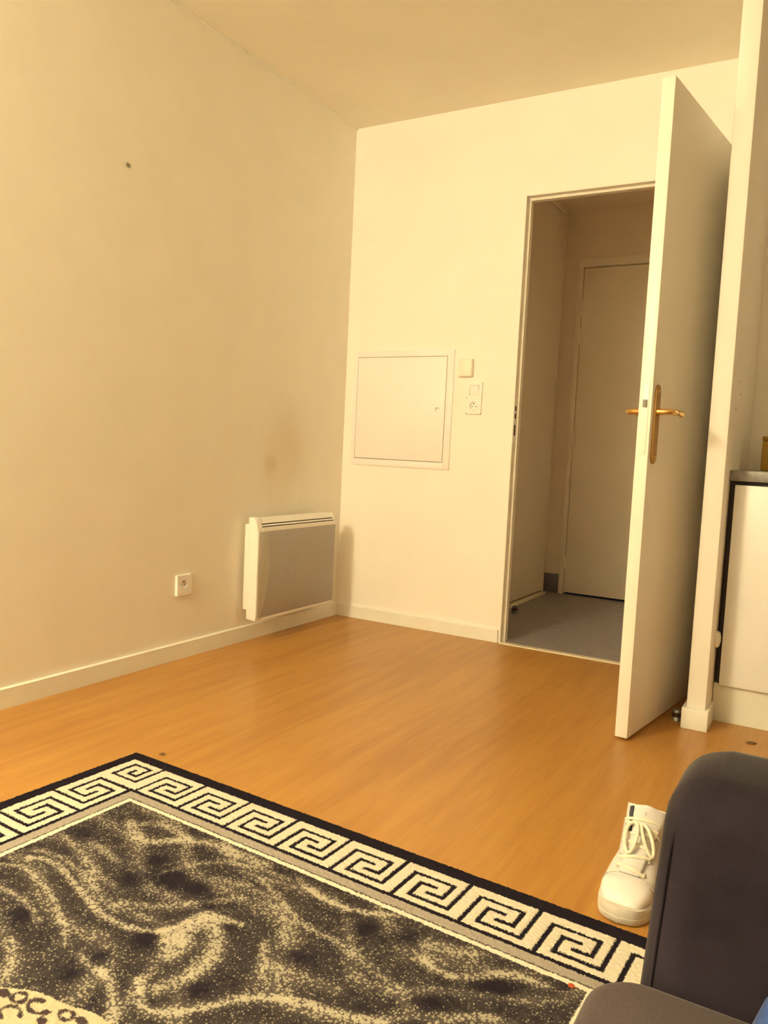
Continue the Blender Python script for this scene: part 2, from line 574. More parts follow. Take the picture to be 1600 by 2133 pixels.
# ------------------------------------------------------------------ electric heater on the left wall
ht = thing('electric_heater', 'white wall-mounted electric panel heater with grey grille front in the corner', 'heater', (0, -0.50, 0))
Y0, Y1 = -0.305, 0.310      # local y
bm = B()
box(bm, 0.018, 0.062, Y0 + 0.010, Y1 - 0.01, 0.150, 0.535, 0.006)
obj('back_casing', bm, MT['heater'], ht)
for ya in (-0.2, 0.2):
    bm = B(); box(bm, 0.0, 0.020, ya - 0.02, ya + 0.02, 0.2, 0.48, 0.002)
    obj('wall_bracket', bm, MT['heater'], ht)
bm = B()
side = [(0.048, 0.112), (0.098, 0.108), (0.104, 0.13), (0.104, 0.500), (0.096, 0.535), (0.082, 0.562), (0.070, 0.568), (0.048, 0.566)]
prism(bm, side, 'y', Y0, Y0 + 0.035, 0.004)
obj('side_cheek', bm, MT['heater'], ht)
bm = B()
prism(bm, [(x - (0.004 if x > 0.09 else 0), min(z, 0.560)) for x, z in side], 'y', Y1 - 0.012, Y1, 0.002)
obj('side_cheek', bm, MT['heater'], ht)
# sloping white top with two long dark outlet slots
def sx(z):
    return 0.104 - max(0.0, z - 0.518) * 0.75


for nm, z0, z1, dp in (('top_lip', 0.503, 0.5215, 0.004), ('top_slat', 0.5280, 0.5325, 0.004), ('top_rail', 0.5392, 0.560, 0.03)):
    bm = B()
    prism(bm, [(sx(z0), z0), (sx(z1), z1), (sx(z1) - dp, z1 + 0.002), (sx(z0) - dp, z0)], 'y', Y0 + 0.035, Y1 - 0.012)
    obj(nm, bm, MT['heater'], ht, smooth=False)
bm = B(); prism(bm, [(0.05, 0.40), (0.0985, 0.505), (0.0985, 0.520), (sx(0.552) - 0.005, 0.552), (0.05, 0.552)], 'y', Y0 + 0.034, Y1 - 0.012)
obj('slot_shade', bm, MT['dark'], ht)  # dark block painted in for the shade inside the outlet slots
bm = B()
box(bm, 0.060, 0.101, Y0 + 0.004, Y1 - 0.004, 0.116, 0.505, 0.003)
obj('front_casing', bm, MT['heater'], ht)
# grey perforated front with a raised bowed part at its left
bm = B(); box(bm, 0.100, 0.1055, Y0 + 0.002, Y1 - 0.010, 0.120, 0.506, 0.002)
gp = obj('front_grille', bm, MT['grille'], ht)
pts = [(Y0 + 0.003, 0.505)]
for k in range(15):
    t = k / 14
    pts.append((Y0 + 0.045 + 0.040 * math.sin(PI * (0.12 + 0.80 * t)) - 0.030 * t ** 2.2, 0.505 - 0.384 * t))
pts.append((Y0 + 0.003, 0.121))
bm = B(); prism(bm, pts[::-1], 'x', 0.1045, 0.1075, 0.001)
obj('bowed_panel', bm, MT['grille2'], gp)
bm = B(); box(bm, 0.099, 0.1045, Y0 + 0.035, Y1 - 0.004, 0.108, 0.121, 0.002)
obj('bottom_lip', bm, MT['heater'], ht)


# ------------------------------------------------------------------ sockets, switch, thermostat, access panel
def socket_well(parent, c, axis, r=0.0185):
    """French socket: ring, recessed well, earth pin, two holes. axis: 'x' faces +x, 'y' faces -y"""
    s = 1 if axis == 'x' else -1
    def P(a, d, z):
        return (c[0] + s * d, c[1] + a, c[2] + z) if axis == 'x' else (c[0] + a, c[1] + s * d, c[2] + z)
    bm = B()
    n = 28
    prof = [(r + 0.004, 0.000), (r + 0.003, 0.0018), (r, 0.0018), (r - 0.001, -0.004), (r - 0.002, -0.0065), (0.0001, -0.0065)]
    rings = [[bm.verts.new(P(rr * math.cos(2 * PI * k / n), d, rr * math.sin(2 * PI * k / n))) for k in range(n)] for rr, d in prof]
    for A, C in zip(rings, rings[1:]):
        for k in range(n):
            bm.faces.new((A[k], A[(k + 1) % n], C[(k + 1) % n], C[k]))
    well = obj('socket_well', bm, MT['plastic'], parent)
    bm = B()
    tube(bm, [P(0, -0.006, 0.009), P(0, 0.004, 0.009), P(0, 0.0055, 0.009)], 0.0024, 8, taper=[1, 1, 0.5])
    obj('earth_pin', bm, MT['steel'], well)
    for a in (-0.0095, 0.0095):
        bm = B(); tube(bm, [P(a, -0.0066, -0.003), P(a, -0.0058, -0.003)], 0.0027, 10)
        obj('pin_hole', bm, MT['dark'], well)


def plate_with_hole(parent, mat, axis, c, w, h, t, holes, name='cover_plate'):
    """rectangular plate with octagonal-round holes cut through its face; built as ring strips"""
    bm = B()
    s = 1 if axis == 'x' else -1
    def P(a, d, z):
        return (c[0] + s * d, c[1] + a, c[2] + z) if axis == 'x' else (c[0] + a, c[1] + s * d, c[2] + z)
    # holes: list of (cz, r, z0, z1): each occupies the full-width band z0..z1
    n = 32
    for cz, r, z0, z1 in holes:
        inner, outer = [], []
        for k in range(n):
            a = 2 * PI * (k + 0.5) / n
            ca, sa = math.cos(a), math.sin(a)
            inner.append(bm.verts.new(P(r * ca, t, cz + r * sa)))
            hz = (z1 - cz) if sa > 0 else (cz - z0)
            f = min((w / 2) / max(abs(ca), 1e-6), hz / max(abs(sa), 1e-6))
            outer.append(bm.verts.new(P(f * ca, t, cz + f * sa)))
        for k in range(n):
            bm.faces.new((inner[k], inner[(k + 1) % n], outer[(k + 1) % n], outer[k]))
    # rim
    zs0 = min(x[2] for x in holes); zs1 = max(x[3] for x in holes)
    q = [(-w / 2, zs0), (w / 2, zs0), (w / 2, zs1), (-w / 2, zs1)]
    a = [bm.verts.new(P(x, t, z)) for x, z in q]
    b = [bm.verts.new(P(x * 1.02, 0.0, z + (-0.001 if z == zs0 else 0.001))) for x, z in q]
    for k in range(4):
        bm.faces.new((a[k], a[(k + 1) % 4], b[(k + 1) % 4], b[k]))
    return obj(name, bm, mat, parent, smooth=False)


so = thing('wall_socket', 'white square power socket low on the left wall beside the heater', 'socket', (0, -1.150, 0.304))
plate_with_hole(so, MT['plastic'], 'x', (0, 0, 0), 0.082, 0.082, 0.011, [(0.004, 0.0225, -0.041, 0.041)])
socket_well(so, (0.0095, 0, 0.004), 'x')

sw = thing('switch_and_socket_plate', 'white double wall plate with light switch above power socket beside door', 'switch', (0.737, 0, 1.155))
plate_with_hole(sw, MT['plastic'], 'y', (0, 0, 0), 0.078, 0.151, 0.010, [(-0.036, 0.0225, -0.0755, 0.006)])
socket_well(sw, (0, -0.009, -0.036), 'y')
bm = B()
box(bm, -0.039, -0.0235, -0.010, 0, 0.006, 0.0755)
box(bm, 0.0235, 0.039, -0.010, 0, 0.006, 0.0755)
box(bm, -0.0235, 0.0235, -0.010, 0, 0.006, 0.0145)
box(bm, -0.0235, 0.0235, -0.010, 0, 0.0625, 0.0755)
obj('switch_surround', bm, MT['plastic'], sw, smooth=False)
bm = B()
prism(bm, [(-0.008, 0.016), (-0.0125, 0.061), (-0.002, 0.061), (-0.002, 0.016)], 'x', -0.0222, 0.0222, 0.0015)
obj('rocker', bm, MT['panel'], sw)

th = thing('thermostat', 'small cream square thermostat box on wall above the light switch', 'thermostat', (0.6865, 0, 1.299))
bm = B(); box(bm, -0.0365, 0.0365, -0.024, 0, -0.042, 0.042, 0.004, 3)
obj('casing', bm, MT['cream_plastic'], th)
bm = B(); box(bm, -0.030, 0.030, -0.0252, -0.0235, -0.036, 0.036, 0.0008)
obj('front_cover', bm, MT['cream_plastic'], th)

ap = thing('access_panel', 'square white metal access panel set in wall beside the corner', 'panel', (0.337, 0, 1.097))
W2, Hh = 0.285, 0.291
IX0, IX1, IZ0, IZ1 = -0.262, 0.249, -0.258, 0.260
bm = B()
box(bm, -W2, IX0, -0.007, 0, -Hh, Hh, 0.0015)
box(bm, IX1, W2, -0.007, 0, -Hh, Hh, 0.0015)
box(bm, IX0 - 0.001, IX1 + 0.001, -0.007, 0, IZ1, Hh, 0.0015)
box(bm, IX0 - 0.001, IX1 + 0.001, -0.007, 0, -Hh, IZ0, 0.0015)
obj('panel_frame', bm, MT['panel'], ap)
bm = B(); box(bm, IX0 - 0.002, IX1 + 0.002, -0.002, 0, IZ0 - 0.002, IZ1 + 0.002)
obj('recess', bm, MT['plug'], ap)
bm = B(); box(bm, IX0 + 0.0022, IX1 - 0.0022, -0.0075, -0.0022, IZ0 + 0.0035, IZ1 - 0.0022, 0.001)
pd = obj('panel_door', bm, MT['panel'], ap)
bm = B()
box(bm, 0.196, 0.217, -0.009, -0.007, -0.011, 0.011, 0.001)
lk = obj('lock', bm, MT['panel'], pd)
bm = B()
box(bm, 0.198, 0.215, -0.0098, -0.0088, 0.0065, 0.0095)
box(bm, 0.198, 0.2005, -0.0098, -0.0088, -0.007, 0.0065)
lo = obj('lock_slot', bm, MT['plug'], ap)

# wall plug left in the left wall
bm = B()
pts = []
for k in range(14):
    a = 2 * PI * k / 14
    pts.append((0.012 * math.cos(a) + random.uniform(-0.0015, 0.0015), 0.008 * math.sin(a) - 0.35 * 0.012 * math.cos(a) * 0.3))
prism(bm, pts, 'x', -0.002, 0.003, 0.0008)
o = tag(obj('wall_plug', bm, MT['plug']), 'small grey plug left high up in the left wall', 'plug')
o.location = (0, -1.481, 1.857)


# ------------------------------------------------------------------ door stops
def door_stop(loc, label, mat, metal, rot=0.0):
    t = thing('door_stop', label, 'door stop', loc, rot, 'floor door stops')
    bm = B(); lathe(bm, [(0.019, 0), (0.019, 0.004), (0.015, 0.010), (0.0145, 0.013)], (0, 0, 0), 20)
    obj('base', bm, metal, t)
    bm = B(); lathe(bm, [(0.0145, 0.0128), (0.0175, 0.014), (0.0175, 0.026), (0.0145, 0.0272)], (0, 0, 0), 20)
    obj('rubber_ring', bm, mat, t)
    bm = B(); lathe(bm, [(0.0145, 0.027), (0.0145, 0.034), (0.012, 0.038), (0.006, 0.0395)], (0, 0, 0), 20)
    obj('cap', bm, metal, t)
    return t


door_stop((1.856, -0.640, 0), 'metal floor door stop with dark ring beside open white door', MT['rubber'], MT['steel'])
door_stop((0.735, 0.735, 0), 'dark floor door stop on grey hall floor by the closet', MT['rubber_red'], MT['lino_dark'])

# ------------------------------------------------------------------ kitchenette on the right
kc = thing('kitchen_cabinet', 'white kitchen base cabinet behind the partition with cream plinth', 'cabinet', (1.96, -0.56, 0))
bm = B(); box(bm, 0.0, 1.085, 0.005, 0.55, 0.14, 0.842)
obj('carcass', bm, MT['carcass'], kc)
for x0, x1 in ((0.0155, 0.548), (0.552, 1.083)):
    bm = B(); box(bm, x0, x1, -0.019, 0.002, 0.134, 0.830, 0.0015)
    obj('door', bm, MT['cabinet'], kc)
bm = B(); box(bm, -0.0025, 1.085, 0.003, 0.019, 0.0, 0.134)
obj('plinth', bm, MT['plinth'], kc)
bm = B(); box(bm, PX1 + 0.001, XR - 0.001, -0.579, -0.001, 0.843, 0.880, 0.003)
tag(obj('worktop', bm, MT['worktop']), 'speckled grey kitchen worktop over the white cabinet', 'worktop')
yb = thing('ochre_container', 'ochre yellow container standing on the grey kitchen worktop', 'container', (2.071, -0.20, 0.880))
bm = B(); box(bm, -0.052, 0.052, -0.035, 0.035, 0, 0.112, 0.006, 3)
obj('body', bm, MT['yellow'], yb)
bm = B(); box(bm, -0.053, 0.053, -0.036, 0.036, 0.112, 0.131, 0.004)
obj('lid', bm, MT['yellow_dark'], yb)
bm = B()
lathe(bm, [(0.030, 0), (0.030, 0.006), (0.024, 0.0125), (0.010, 0.016)], (PX1, -0.583, 0.293), 18, 'x')
tag(obj('wall_bumper', bm, MT['cream_plastic']), 'small round cream bumper on partition beside the white cabinet', 'bumper')


# ------------------------------------------------------------------ sofa at the right
def softbox(bm, x0, x1, y0, y1, z0, z1, r, seg=6, crown=0.0, nx=1, ny=1):
    fs = box(bm, x0, x1, y0, y1, z0, z1, r, seg)
    return fs


sf = thing('sofa', 'charcoal grey velvet sofa with squared armrest and seat cushion coloured as if lit at right', 'sofa', (2.17, -2.705, 0))
# local: x back into the sofa, y negative along its length
bm = B(); softbox(bm, 0.016, 0.80, -0.146, 0.0, 0.05, 0.636, 0.040, 9)
arm = obj('armrest', bm, MT['sofa'], sf, angle=60)
bm = B()
tube(bm, [(0.028, -0.1345, 0.08), (0.028, -0.1345, 0.575), (0.0285, -0.1335, 0.590), (0.030, -0.130, 0.600)], 0.0020, 8)
pip = obj('piping', bm, MT['sofa'], arm, angle=60)
for o in (arm, pip):            # the arm's front leans forward a little towards its foot
    for v in o.data.vertices:
        v.co.x += (v.co.z - 0.62) * 0.065 * max(0.0, 1 - v.co.x / 0.5)
bm = B(); softbox(bm, 0.030, 0.80, -1.95, -1.80, 0.05, 0.634, 0.036, 6)
obj('armrest', bm, MT['sofa'], sf, angle=60)
bm = B(); softbox(bm, 0.020, 0.80, -1.80, -0.148, 0.05, 0.30, 0.02, 4)
obj('base', bm, MT['sofa'], sf, angle=60)
bm = B(); softbox(bm, 0.60, 0.86, -1.80, -0.148, 0.28, 0.78, 0.06, 6)
obj('backrest', bm, MT['sofa'], sf, angle=60)


def cushion(x0, x1, y0, y1, z0, z1, r):
    """rounded-rectangle slab (front corners generously rounded) with a soft top edge and a slight crown"""
    R2 = 0.040
    out = []
    for cx, cy, a0 in ((x0 + R2, y0 + R2, PI), (x1 - 0.02, y0 + 0.02, 1.5 * PI), (x1 - 0.02, y1 - 0.02, 0), (x0 + R2, y1 - R2, 0.5 * PI)):
        rr = R2 if cx < (x0 + x1) / 2 else 0.02
        for k in range(9):
            a = a0 + 0.5 * PI * k / 8
            out.append((cx + rr * math.cos(a), cy + rr * math.sin(a)))
    mx, my = (x0 + x1) / 2, (y0 + y1) / 2
    hx, hy = (x1 - x0) / 2, (y1 - y0) / 2
    bm = B()
    rings = []
    lev = [(z0, r), (z0 + r * 0.3, r * 0.3), (z0 + r, 0), (z1 - r, 0)]
    lev += [(z1 - r + r * math.sin(a), r * (1 - math.cos(a))) for a in (0.3, 0.6, 0.9, 1.2, 1.5)]
    for z, ins in lev:
        rings.append([bm.verts.new((mx + (x - mx) * (1 - ins / hx), my + (y - my) * (1 - ins / hy), z)) for x, y in out])
    for f_ in (0.8, 0.55, 0.3, 0.1):
        rings.append([bm.verts.new((mx + (x - mx) * f_, my + (y - my) * f_, z1 + 0.010 * (1 - f_ * f_))) for x, y in out])
    n = len(out)
    for A_, C_ in zip(rings, rings[1:]):
        for k in range(n):
            bm.faces.new((A_[k], A_[(k + 1) % n], C_[(k + 1) % n], C_[k]))
    bm.faces.new(rings[0][::-1])
    bm.faces.new(rings[-1])
    return bm


for i, (y0, y1) in enumerate(((-0.974, -0.150), (-1.798, -0.978))):
    obj('seat_cushion', cushion(-0.024, 0.60, y0, y1, 0.30, 0.467, 0.014), MT['sofa_seat_lit'], sf, angle=70)['label'] = 'velvet seat cushion in a painted lit tone'
for x in (0.08, 0.76):
    for y in (-0.06, -1.89):
        bm = B(); lathe(bm, [(0.018, 0), (0.024, 0.05), (0.026, 0.052)], (x, y, 0.0), 14)
        obj('foot', bm, MT['rubber'], sf)

# crumpled blue cloth on the seat against the arm
bm = B()
nu, nv = 26, 18
grid = []
for i in range(nu + 1):
    row = []
    for j in range(nv + 1):
        u, v = i / nu, j / nv
        x = 0.30 * u
        y = -0.17 * v
        e = min(1, 6 * min(u, 1 - u)) ** 0.7 * min(1, 5 * min(v, 1 - v)) ** 0.7
        z = 0.006 + e * (0.070 + 0.028 * math.sin(9 * u + 5 * v) + 0.018 * math.sin(17 * v - 11 * u + 1) + 0.012 * math.sin(31 * u + 7))
        row.append(bm.verts.new((x + 0.012 * math.sin(11 * v + 2), y + 0.01 * math.sin(13 * u), max(z, 0.002))))
    grid.append(row)
for i in range(nu):
    for j in range(nv):
        bm.faces.new((grid[i][j], grid[i + 1][j], grid[i + 1][j + 1], grid[i][j + 1]))
bl = obj('blue_cloth', bm, MT['blue'], angle=80)
tag(bl, 'crumpled blue cloth lying on the sofa seat by the armrest', 'cloth')
bl.location = (2.280, -2.872, 0.475)
so_mod = bl.modifiers.new('thick', 'SOLIDIFY'); so_mod.thickness = 0.004; so_mod.offset = 1


# ------------------------------------------------------------------ the rug
RW, RL = 1.615, 2.30
rug_rot = math.radians(-2.5)
RP0 = (0.625, -1.959)


def build_rug():
    us = np.linspace(0, RW, int(RW / 0.0032) + 1)
    v1 = np.arange(0, 1.02, 0.0032)
    v2 = np.linspace(v1[-1] + 0.006, RL, 150)
    vs = np.concatenate([v1, v2])
    U, V = np.meshgrid(us, vs)          # rows = v
    nv, nu = U.shape
    Ur = RW - U

    # ---- border coordinates; the u-direction border is a touch wider
    def unsc(d):
        return np.where(d > 0.045, 0.045 + (d - 0.045) / 1.09, d)
    dl, dr, dt, db = unsc(U), unsc(Ur), V, RL - V
    D = np.minimum(np.minimum(dl, dr), np.minimum(dt, db))

    # ---- greek key lines as segments: signed distance (negative inside the line)
    hw = 0.0050
    K = np.full(U.shape, 0.05)
    r = [0.0715, 0.0978, 0.124, 0.150, 0.1763]

    def segs(a, b, lines):
        """a: coordinate along border, b: coordinate across; lines: polylines in (a,b)"""
        nonlocal K
        for ln in lines:
            for (a0, b0), (a1, b1) in zip(ln, ln[1:]):
                lo_a, hi_a = min(a0, a1) - 0.03, max(a0, a1) + 0.03
                lo_b, hi_b = min(b0, b1) - 0.03, max(b0, b1) + 0.03
                m = (a >= lo_a) & (a <= hi_a) & (b >= lo_b) & (b <= hi_b)
                if not m.any():
                    continue
                px, py = a[m], b[m]
                # box distance (square ends)
                cx, cy = (a0 + a1) / 2, (b0 + b1) / 2
                hx, hy = abs(a1 - a0) / 2 + hw, abs(b1 - b0) / 2 + hw
                qx, qy = np.abs(px - cx) - hx, np.abs(py - cy) - hy
                d = np.hypot(np.maximum(qx, 0), np.maximum(qy, 0)) + np.minimum(np.maximum(qx, qy), 0)
                K[m] = np.minimum(K[m], d)

    def key(A):
        """one key tile whose first upright stands at A along the border"""
        a = [A, A + 0.029, A + 0.0915, A + 0.117]
        return [[(a[0], r[4]), (a[0], r[0]), (a[2], r[0]), (a[2], r[2]), (A + 0.058, r[2])],
                [(a[3], 0.04), (a[3], r[3]), (a[1], r[3]), (a[1], r[1]), (A + 0.062, r[1])]]
    top = []
    for i in range(8):
        top += key(0.2 + 0.152 * i)
    top += [[(0.2 + 0.152 * 8, r[4]), (0.2 + 0.152 * 8, r[0]), (0.2 + 0.152 * 8 + 0.09, r[0]), (0.2 + 0.152 * 8 + 0.09, r[2]), (1.47, r[2])]]
    segs(U, V, top)
    side = []
    nk = 13
    for j in range(nk):
        side += key(0.178 + 0.147 * j)
    segs(V, dl, side)
    segs(V, dr, side[2:])
    bot = []
    for i in range(8):
        bot += key(0.2 + 0.152 * i)
    segs(U, RL - V, bot)
    # corner spiral (top left)
    c = [0.0725, 0.1045, 0.1335, 0.1600]
    segs(U, V, [[(c[3], 0.04), (c[3], 0.139), (c[0], 0.139), (c[0], 0.065), (c[2], 0.065), (c[2], 0.115), (c[1], 0.115), (c[1], 0.091)]])

    # ---- swirl density of the field, from strokes (rug coordinates)
    Mi = M.to_3x3()
    C0 = M.translation
    cth, sth = math.cos(rug_rot), math.sin(rug_rot)

    def uv(px, py):
        d = Mi @ Vector(((px - 800) / 1654.4, -(py - 1066.5) / 1654.4, -1))
        k = (0.009 - C0.z) / d.z
        x, y = C0.x + d.x * k - RP0[0], C0.y + d.y * k - RP0[1]
        return (x * cth + y * sth, x * sth - y * cth)
    strokes = [
        (0.85, 9, [(60, 1785), (100, 1790), (130, 1810), (170, 1860), (210, 1905), (260, 1930), (310, 1940), (350, 1938), (410, 1910), (450, 1908), (500, 1925)]),
        (0.6, 8, [(0, 1850), (30, 1860), (60, 1885), (80, 1920)]),
        (0.5, 7, [(0, 1800), (50, 1805), (90, 1840), (115, 1880), (135, 1925), (135, 1965)]),
        (0.8, 13, [(272, 1712), (280, 1735), (300, 1755), (350, 1752), (400, 1750), (450, 1760), (500, 1780), (550, 1800)]),
        (0.5, 10, [(270, 1720), (330, 1712), (390, 1745)]),
        (0.45, 7, [(345, 1815), (400, 1800), (450, 1795), (525, 1802), (600, 1830)]),
        (0.55, 8, [(540, 1830), (580, 1865), (610, 1905), (640, 1930), (690, 1955)]),
        (0.45, 8, [(625, 1830), (660, 1865), (710, 1890), (780, 1905)]),
        (0.7, 8, [(640, 1850), (700, 1885), (760, 1900), (830, 1905)]),
        (1.0, 22, [(350, 1955), (375, 1950), (400, 1925), (430, 1910)]),
        (0.8, 22, [(360, 1985), (385, 1965)]),
        (0.6, 20, [(450, 1930), (455, 1965), (440, 2010), (330, 2060)]),
        (0.7, 12, [(212, 2020), (235, 2050), (235, 2090), (228, 2133)]),
        (0.9, 12, [(285, 2040), (290, 2080), (300, 2105), (350, 2112), (425, 2097), (500, 2078), (575, 2075), (650, 2092), (725, 2116), (800, 2130)]),
        (0.85, 11, [(880, 1995), (900, 2015), (945, 2035), (1006, 2030), (1072, 2029), (1137, 2052)]),
        (0.75, 20, [(895, 1965), (930, 1975), (985, 1985)]),
        (0.6, 10, [(552, 1965), (545, 1995), (545, 2030)]),
        (0.55, 10, [(190, 1755), (215, 1770), (240, 1790)]),
        (0.5, 9, [(75, 1770), (130, 1785), (160, 1810), (200, 1850)]),
        (0.4, 9, [(140, 1745), (175, 1790), (215, 1830), (240, 1850)]),
        (0.45, 12, [(250, 1880), (340, 1890), (420, 1880), (500, 1870)]),
        (0.4, 14, [(460, 1830), (540, 1850), (590, 1900), (600, 1960)]),
        (0.4, 14, [(700, 1960), (760, 2000), (820, 2050), (850, 2100)]),
        (0.45, 12, [(20, 1960), (25, 1990), (15, 2030)]),
        (0.45, 10, [(165, 1985), (185, 2015), (215, 2025)]),
        (0.55, 9, [(900, 2133), (980, 2110), (1040, 2120)]),
        (0.35, 20, [(560, 2010), (640, 2040), (700, 2060)]),
    ]
    holes = [(326, 1793, 20, .8), (285, 1830, 28, .7), (360, 1830, 32, .8), (425, 1888, 26, .8), (310, 1955, 30, .9), (215, 1990, 28, .8),
             (405, 2057, 34, .8), (620, 1990, 30, .9), (760, 1935, 28, .6), (140, 2030, 26, .6), (50, 1905, 26, .7), (408, 1848, 22, .7),
             (160, 1742, 30, .5), (270, 1725, 18, .6), (830, 1955, 28, .9), (1030, 2055, 40, .7), (480, 1930, 20, .6), (720, 1905, 26, .5), (900, 2085, 30, .6)]
    f = V < 1.05
    dens = np.zeros(U.shape)
    # soft base flow: warped streaks
    wu = U + 0.05 * np.sin(7 * V + 2) + 0.03 * np.sin(15 * U - 9 * V)
    wv = V + 0.06 * np.sin(6 * U + 1) + 0.03 * np.sin(13 * U + 8 * V)
    base = 0.5 + 0.5 * np.sin(58 * wv + 9 * np.sin(4.5 * wu) + 3 * np.sin(9 * wu + 4 * wv))
    dens += 0.25 + 0.20 * base ** 3
    for amp, wpx, pl in strokes:
        q = [uv(*p) for p in pl]
        # smooth subdivision (Chaikin)
        for _ in range(2):
            n2 = [q[0]]
            for a, b in zip(q, q[1:]):
                n2 += [(0.75 * a[0] + 0.25 * b[0], 0.75 * a[1] + 0.25 * b[1]), (0.25 * a[0] + 0.75 * b[0], 0.25 * a[1] + 0.75 * b[1])]
            q = n2 + [q[-1]]
        mx, my = pl[len(pl) // 2]
        w0 = uv(mx, my); w1 = uv(mx + wpx, my)
        wid = math.hypot(w0[0] - w1[0], w0[1] - w1[1])
        dd = np.full(U.shape, 9.0)
        for a, b in zip(q, q[1:]):
            ax, ay = b[0] - a[0], b[1] - a[1]
            L2 = ax * ax + ay * ay + 1e-12
            tt = np.clip(((U - a[0]) * ax + (V - a[1]) * ay) / L2, 0, 1)
            dd = np.minimum(dd, np.hypot(U - a[0] - tt * ax, V - a[1] - tt * ay))
        dens = np.maximum(dens, 0) + amp * 0.58 * np.exp(-(dd / (wid * 1.0)) ** 2)
    for hx, hy, rp, am in holes:
        h0 = uv(hx, hy); h1 = uv(hx + rp, hy); h2 = uv(hx, hy + rp * 0.6)
        rr = 0.5 * (math.hypot(h0[0] - h1[0], h0[1] - h1[1]) + math.hypot(h0[0] - h2[0], h0[1] - h2[1]))
        dens -= am * 0.30 * np.exp(-(((U - h0[0]) ** 2 + (V - h0[1]) ** 2) / rr ** 2))
    dens = np.clip(dens, 0.03, 1.0)

    # ---- medallion (cream oval with dark ring spots)
    mu, mv = 0.832, 1.150
    ang_ = np.arctan2(V - mv, U - mu)
    rad = np.sqrt(((U - mu) / 0.50) ** 2 + ((V - mv) / 0.42) ** 2)
    med = (rad - 1.0) * 0.45 + 0.003 * np.sin(ang_ * 23)
    spot = np.full(U.shape, 0.05)

    def ring(cu, cv, ru, rv, hw2, gap=None):
        nonlocal spot
        m = (np.abs(U - cu) < ru * 2.2) & (np.abs(V - cv) < rv * 2.2)
        a = np.arctan2(V[m] - cv, U[m] - cu)
        e = np.sqrt(((U[m] - cu) / ru) ** 2 + ((V[m] - cv) / rv) ** 2)
        d = np.abs(e - 1) * (ru + rv) / 2 - hw2 * (1 + 0.35 * np.sin(3 * a + cu * 40))
        if gap is not None:
            ga = np.abs((a - gap + np.pi) % (2 * np.pi) - np.pi)
            d = np.where(ga < 0.6, 0.02, d)
        spot[m] = np.minimum(spot[m], d)

    def blob(cu, cv, ru, rv):
        nonlocal spot
        m = (np.abs(U - cu) < ru * 2.2) & (np.abs(V - cv) < rv * 2.2)
        e = np.sqrt(((U[m] - cu) / ru) ** 2 + ((V[m] - cv) / rv) ** 2)
        spot[m] = np.minimum(spot[m], (e - 1) * (ru + rv) / 2)
    ring(0.648, 0.777, 0.0125, 0.010, 0.0036)
    ring(0.740, 0.758, 0.0125, 0.009, 0.0034)
    ring(0.668, 0.805, 0.019, 0.013, 0.0032, gap=0.6)
    ring(0.690, 0.772, 0.020, 0.012, 0.0046, gap=-0.9)
    blob(0.721, 0.787, 0.010, 0.007)
    blob(0.620, 0.785, 0.014, 0.008)
    blob(0.768, 0.752, 0.013, 0.007)
    rr_ = random.Random(3)
    for _ in range(900):
        cu, cv = rr_.uniform(0.36, 1.30), rr_.uniform(0.80, 1.54)
        if ((cu - mu) / 0.46) ** 2 + ((cv - mv) / 0.38) ** 2 > 0.92:
            continue
        i = np.argmin(np.abs(us - cu)); j = np.argmin(np.abs(vs - cv))
        if spot[max(0, j - 8):j + 8, max(0, i - 8):i + 8].min() < 0.016:
            continue
        if rr_.random() < 0.6:
            ring(cu, cv, rr_.uniform(0.011, 0.017), rr_.uniform(0.009, 0.013), 0.0043, rr_.choice([None, 0.5, -2.0, 2.2]))
        else:
            blob(cu, cv, rr_.uniform(0.008, 0.013), rr_.uniform(0.006, 0.009))

    # ---- geometry: pile with slight unevenness, cream pile carved a little higher
    Z = 0.0085 + 0.0007 * RNG.standard_normal(U.shape)
    keyzone = (D > 0.042) & (D < 0.176)
    Z += np.where(keyzone & (K > 0.0), 0.0012, 0.0)
    Z += 0.0010 * np.sin(3 * U + 1) * np.sin(4 * V)
    edge_drop = np.clip(np.minimum(np.minimum(U, Ur), np.minimum(V, RL - V)) / 0.005, 0, 1)
    Z = 0.002 + (Z - 0.002) * (0.35 + 0.65 * edge_drop)
    XX = U + 0.0010 * RNG.standard_normal(U.shape) * (D < 0.0001)
    YY = -V
    YY = YY + np.where(V == 0, 0.0012 * RNG.standard_normal(U.shape), 0)
    verts = np.stack([XX, YY, Z], -1).reshape(-1, 3)
    idx = np.arange(nv * nu).reshape(nv, nu)
    q = np.stack([idx[:-1, :-1], idx[1:, :-1], idx[1:, 1:], idx[:-1, 1:]], -1).reshape(-1, 4)
    # skirt down to the floor
    ringi = np.concatenate([idx[0, :-1], idx[:-1, -1], idx[-1, :0:-1], idx[:0:-1, 0]])
    low = verts[ringi].copy(); low[:, 2] = 0.0
    nb = len(verts)
    verts = np.concatenate([verts, low])
    k = np.arange(len(ringi)); k2 = (k + 1) % len(ringi)
    sk = np.stack([ringi[k], ringi[k2], nb + k2, nb + k], -1)
    faces = np.concatenate([q, sk])
    me = bpy.data.meshes.new('rug')
    me.vertices.add(len(verts)); me.vertices.foreach_set('co', verts.ravel().astype(np.float32))
    me.loops.add(faces.size); me.loops.foreach_set('vertex_index', faces.ravel().astype(np.int32))
    me.polygons.add(len(faces))
    me.polygons.foreach_set('loop_start', np.arange(0, faces.size, 4, dtype=np.int32))
    me.polygons.foreach_set('loop_total', np.full(len(faces), 4, dtype=np.int32))
    me.update(calc_edges=True); me.validate()
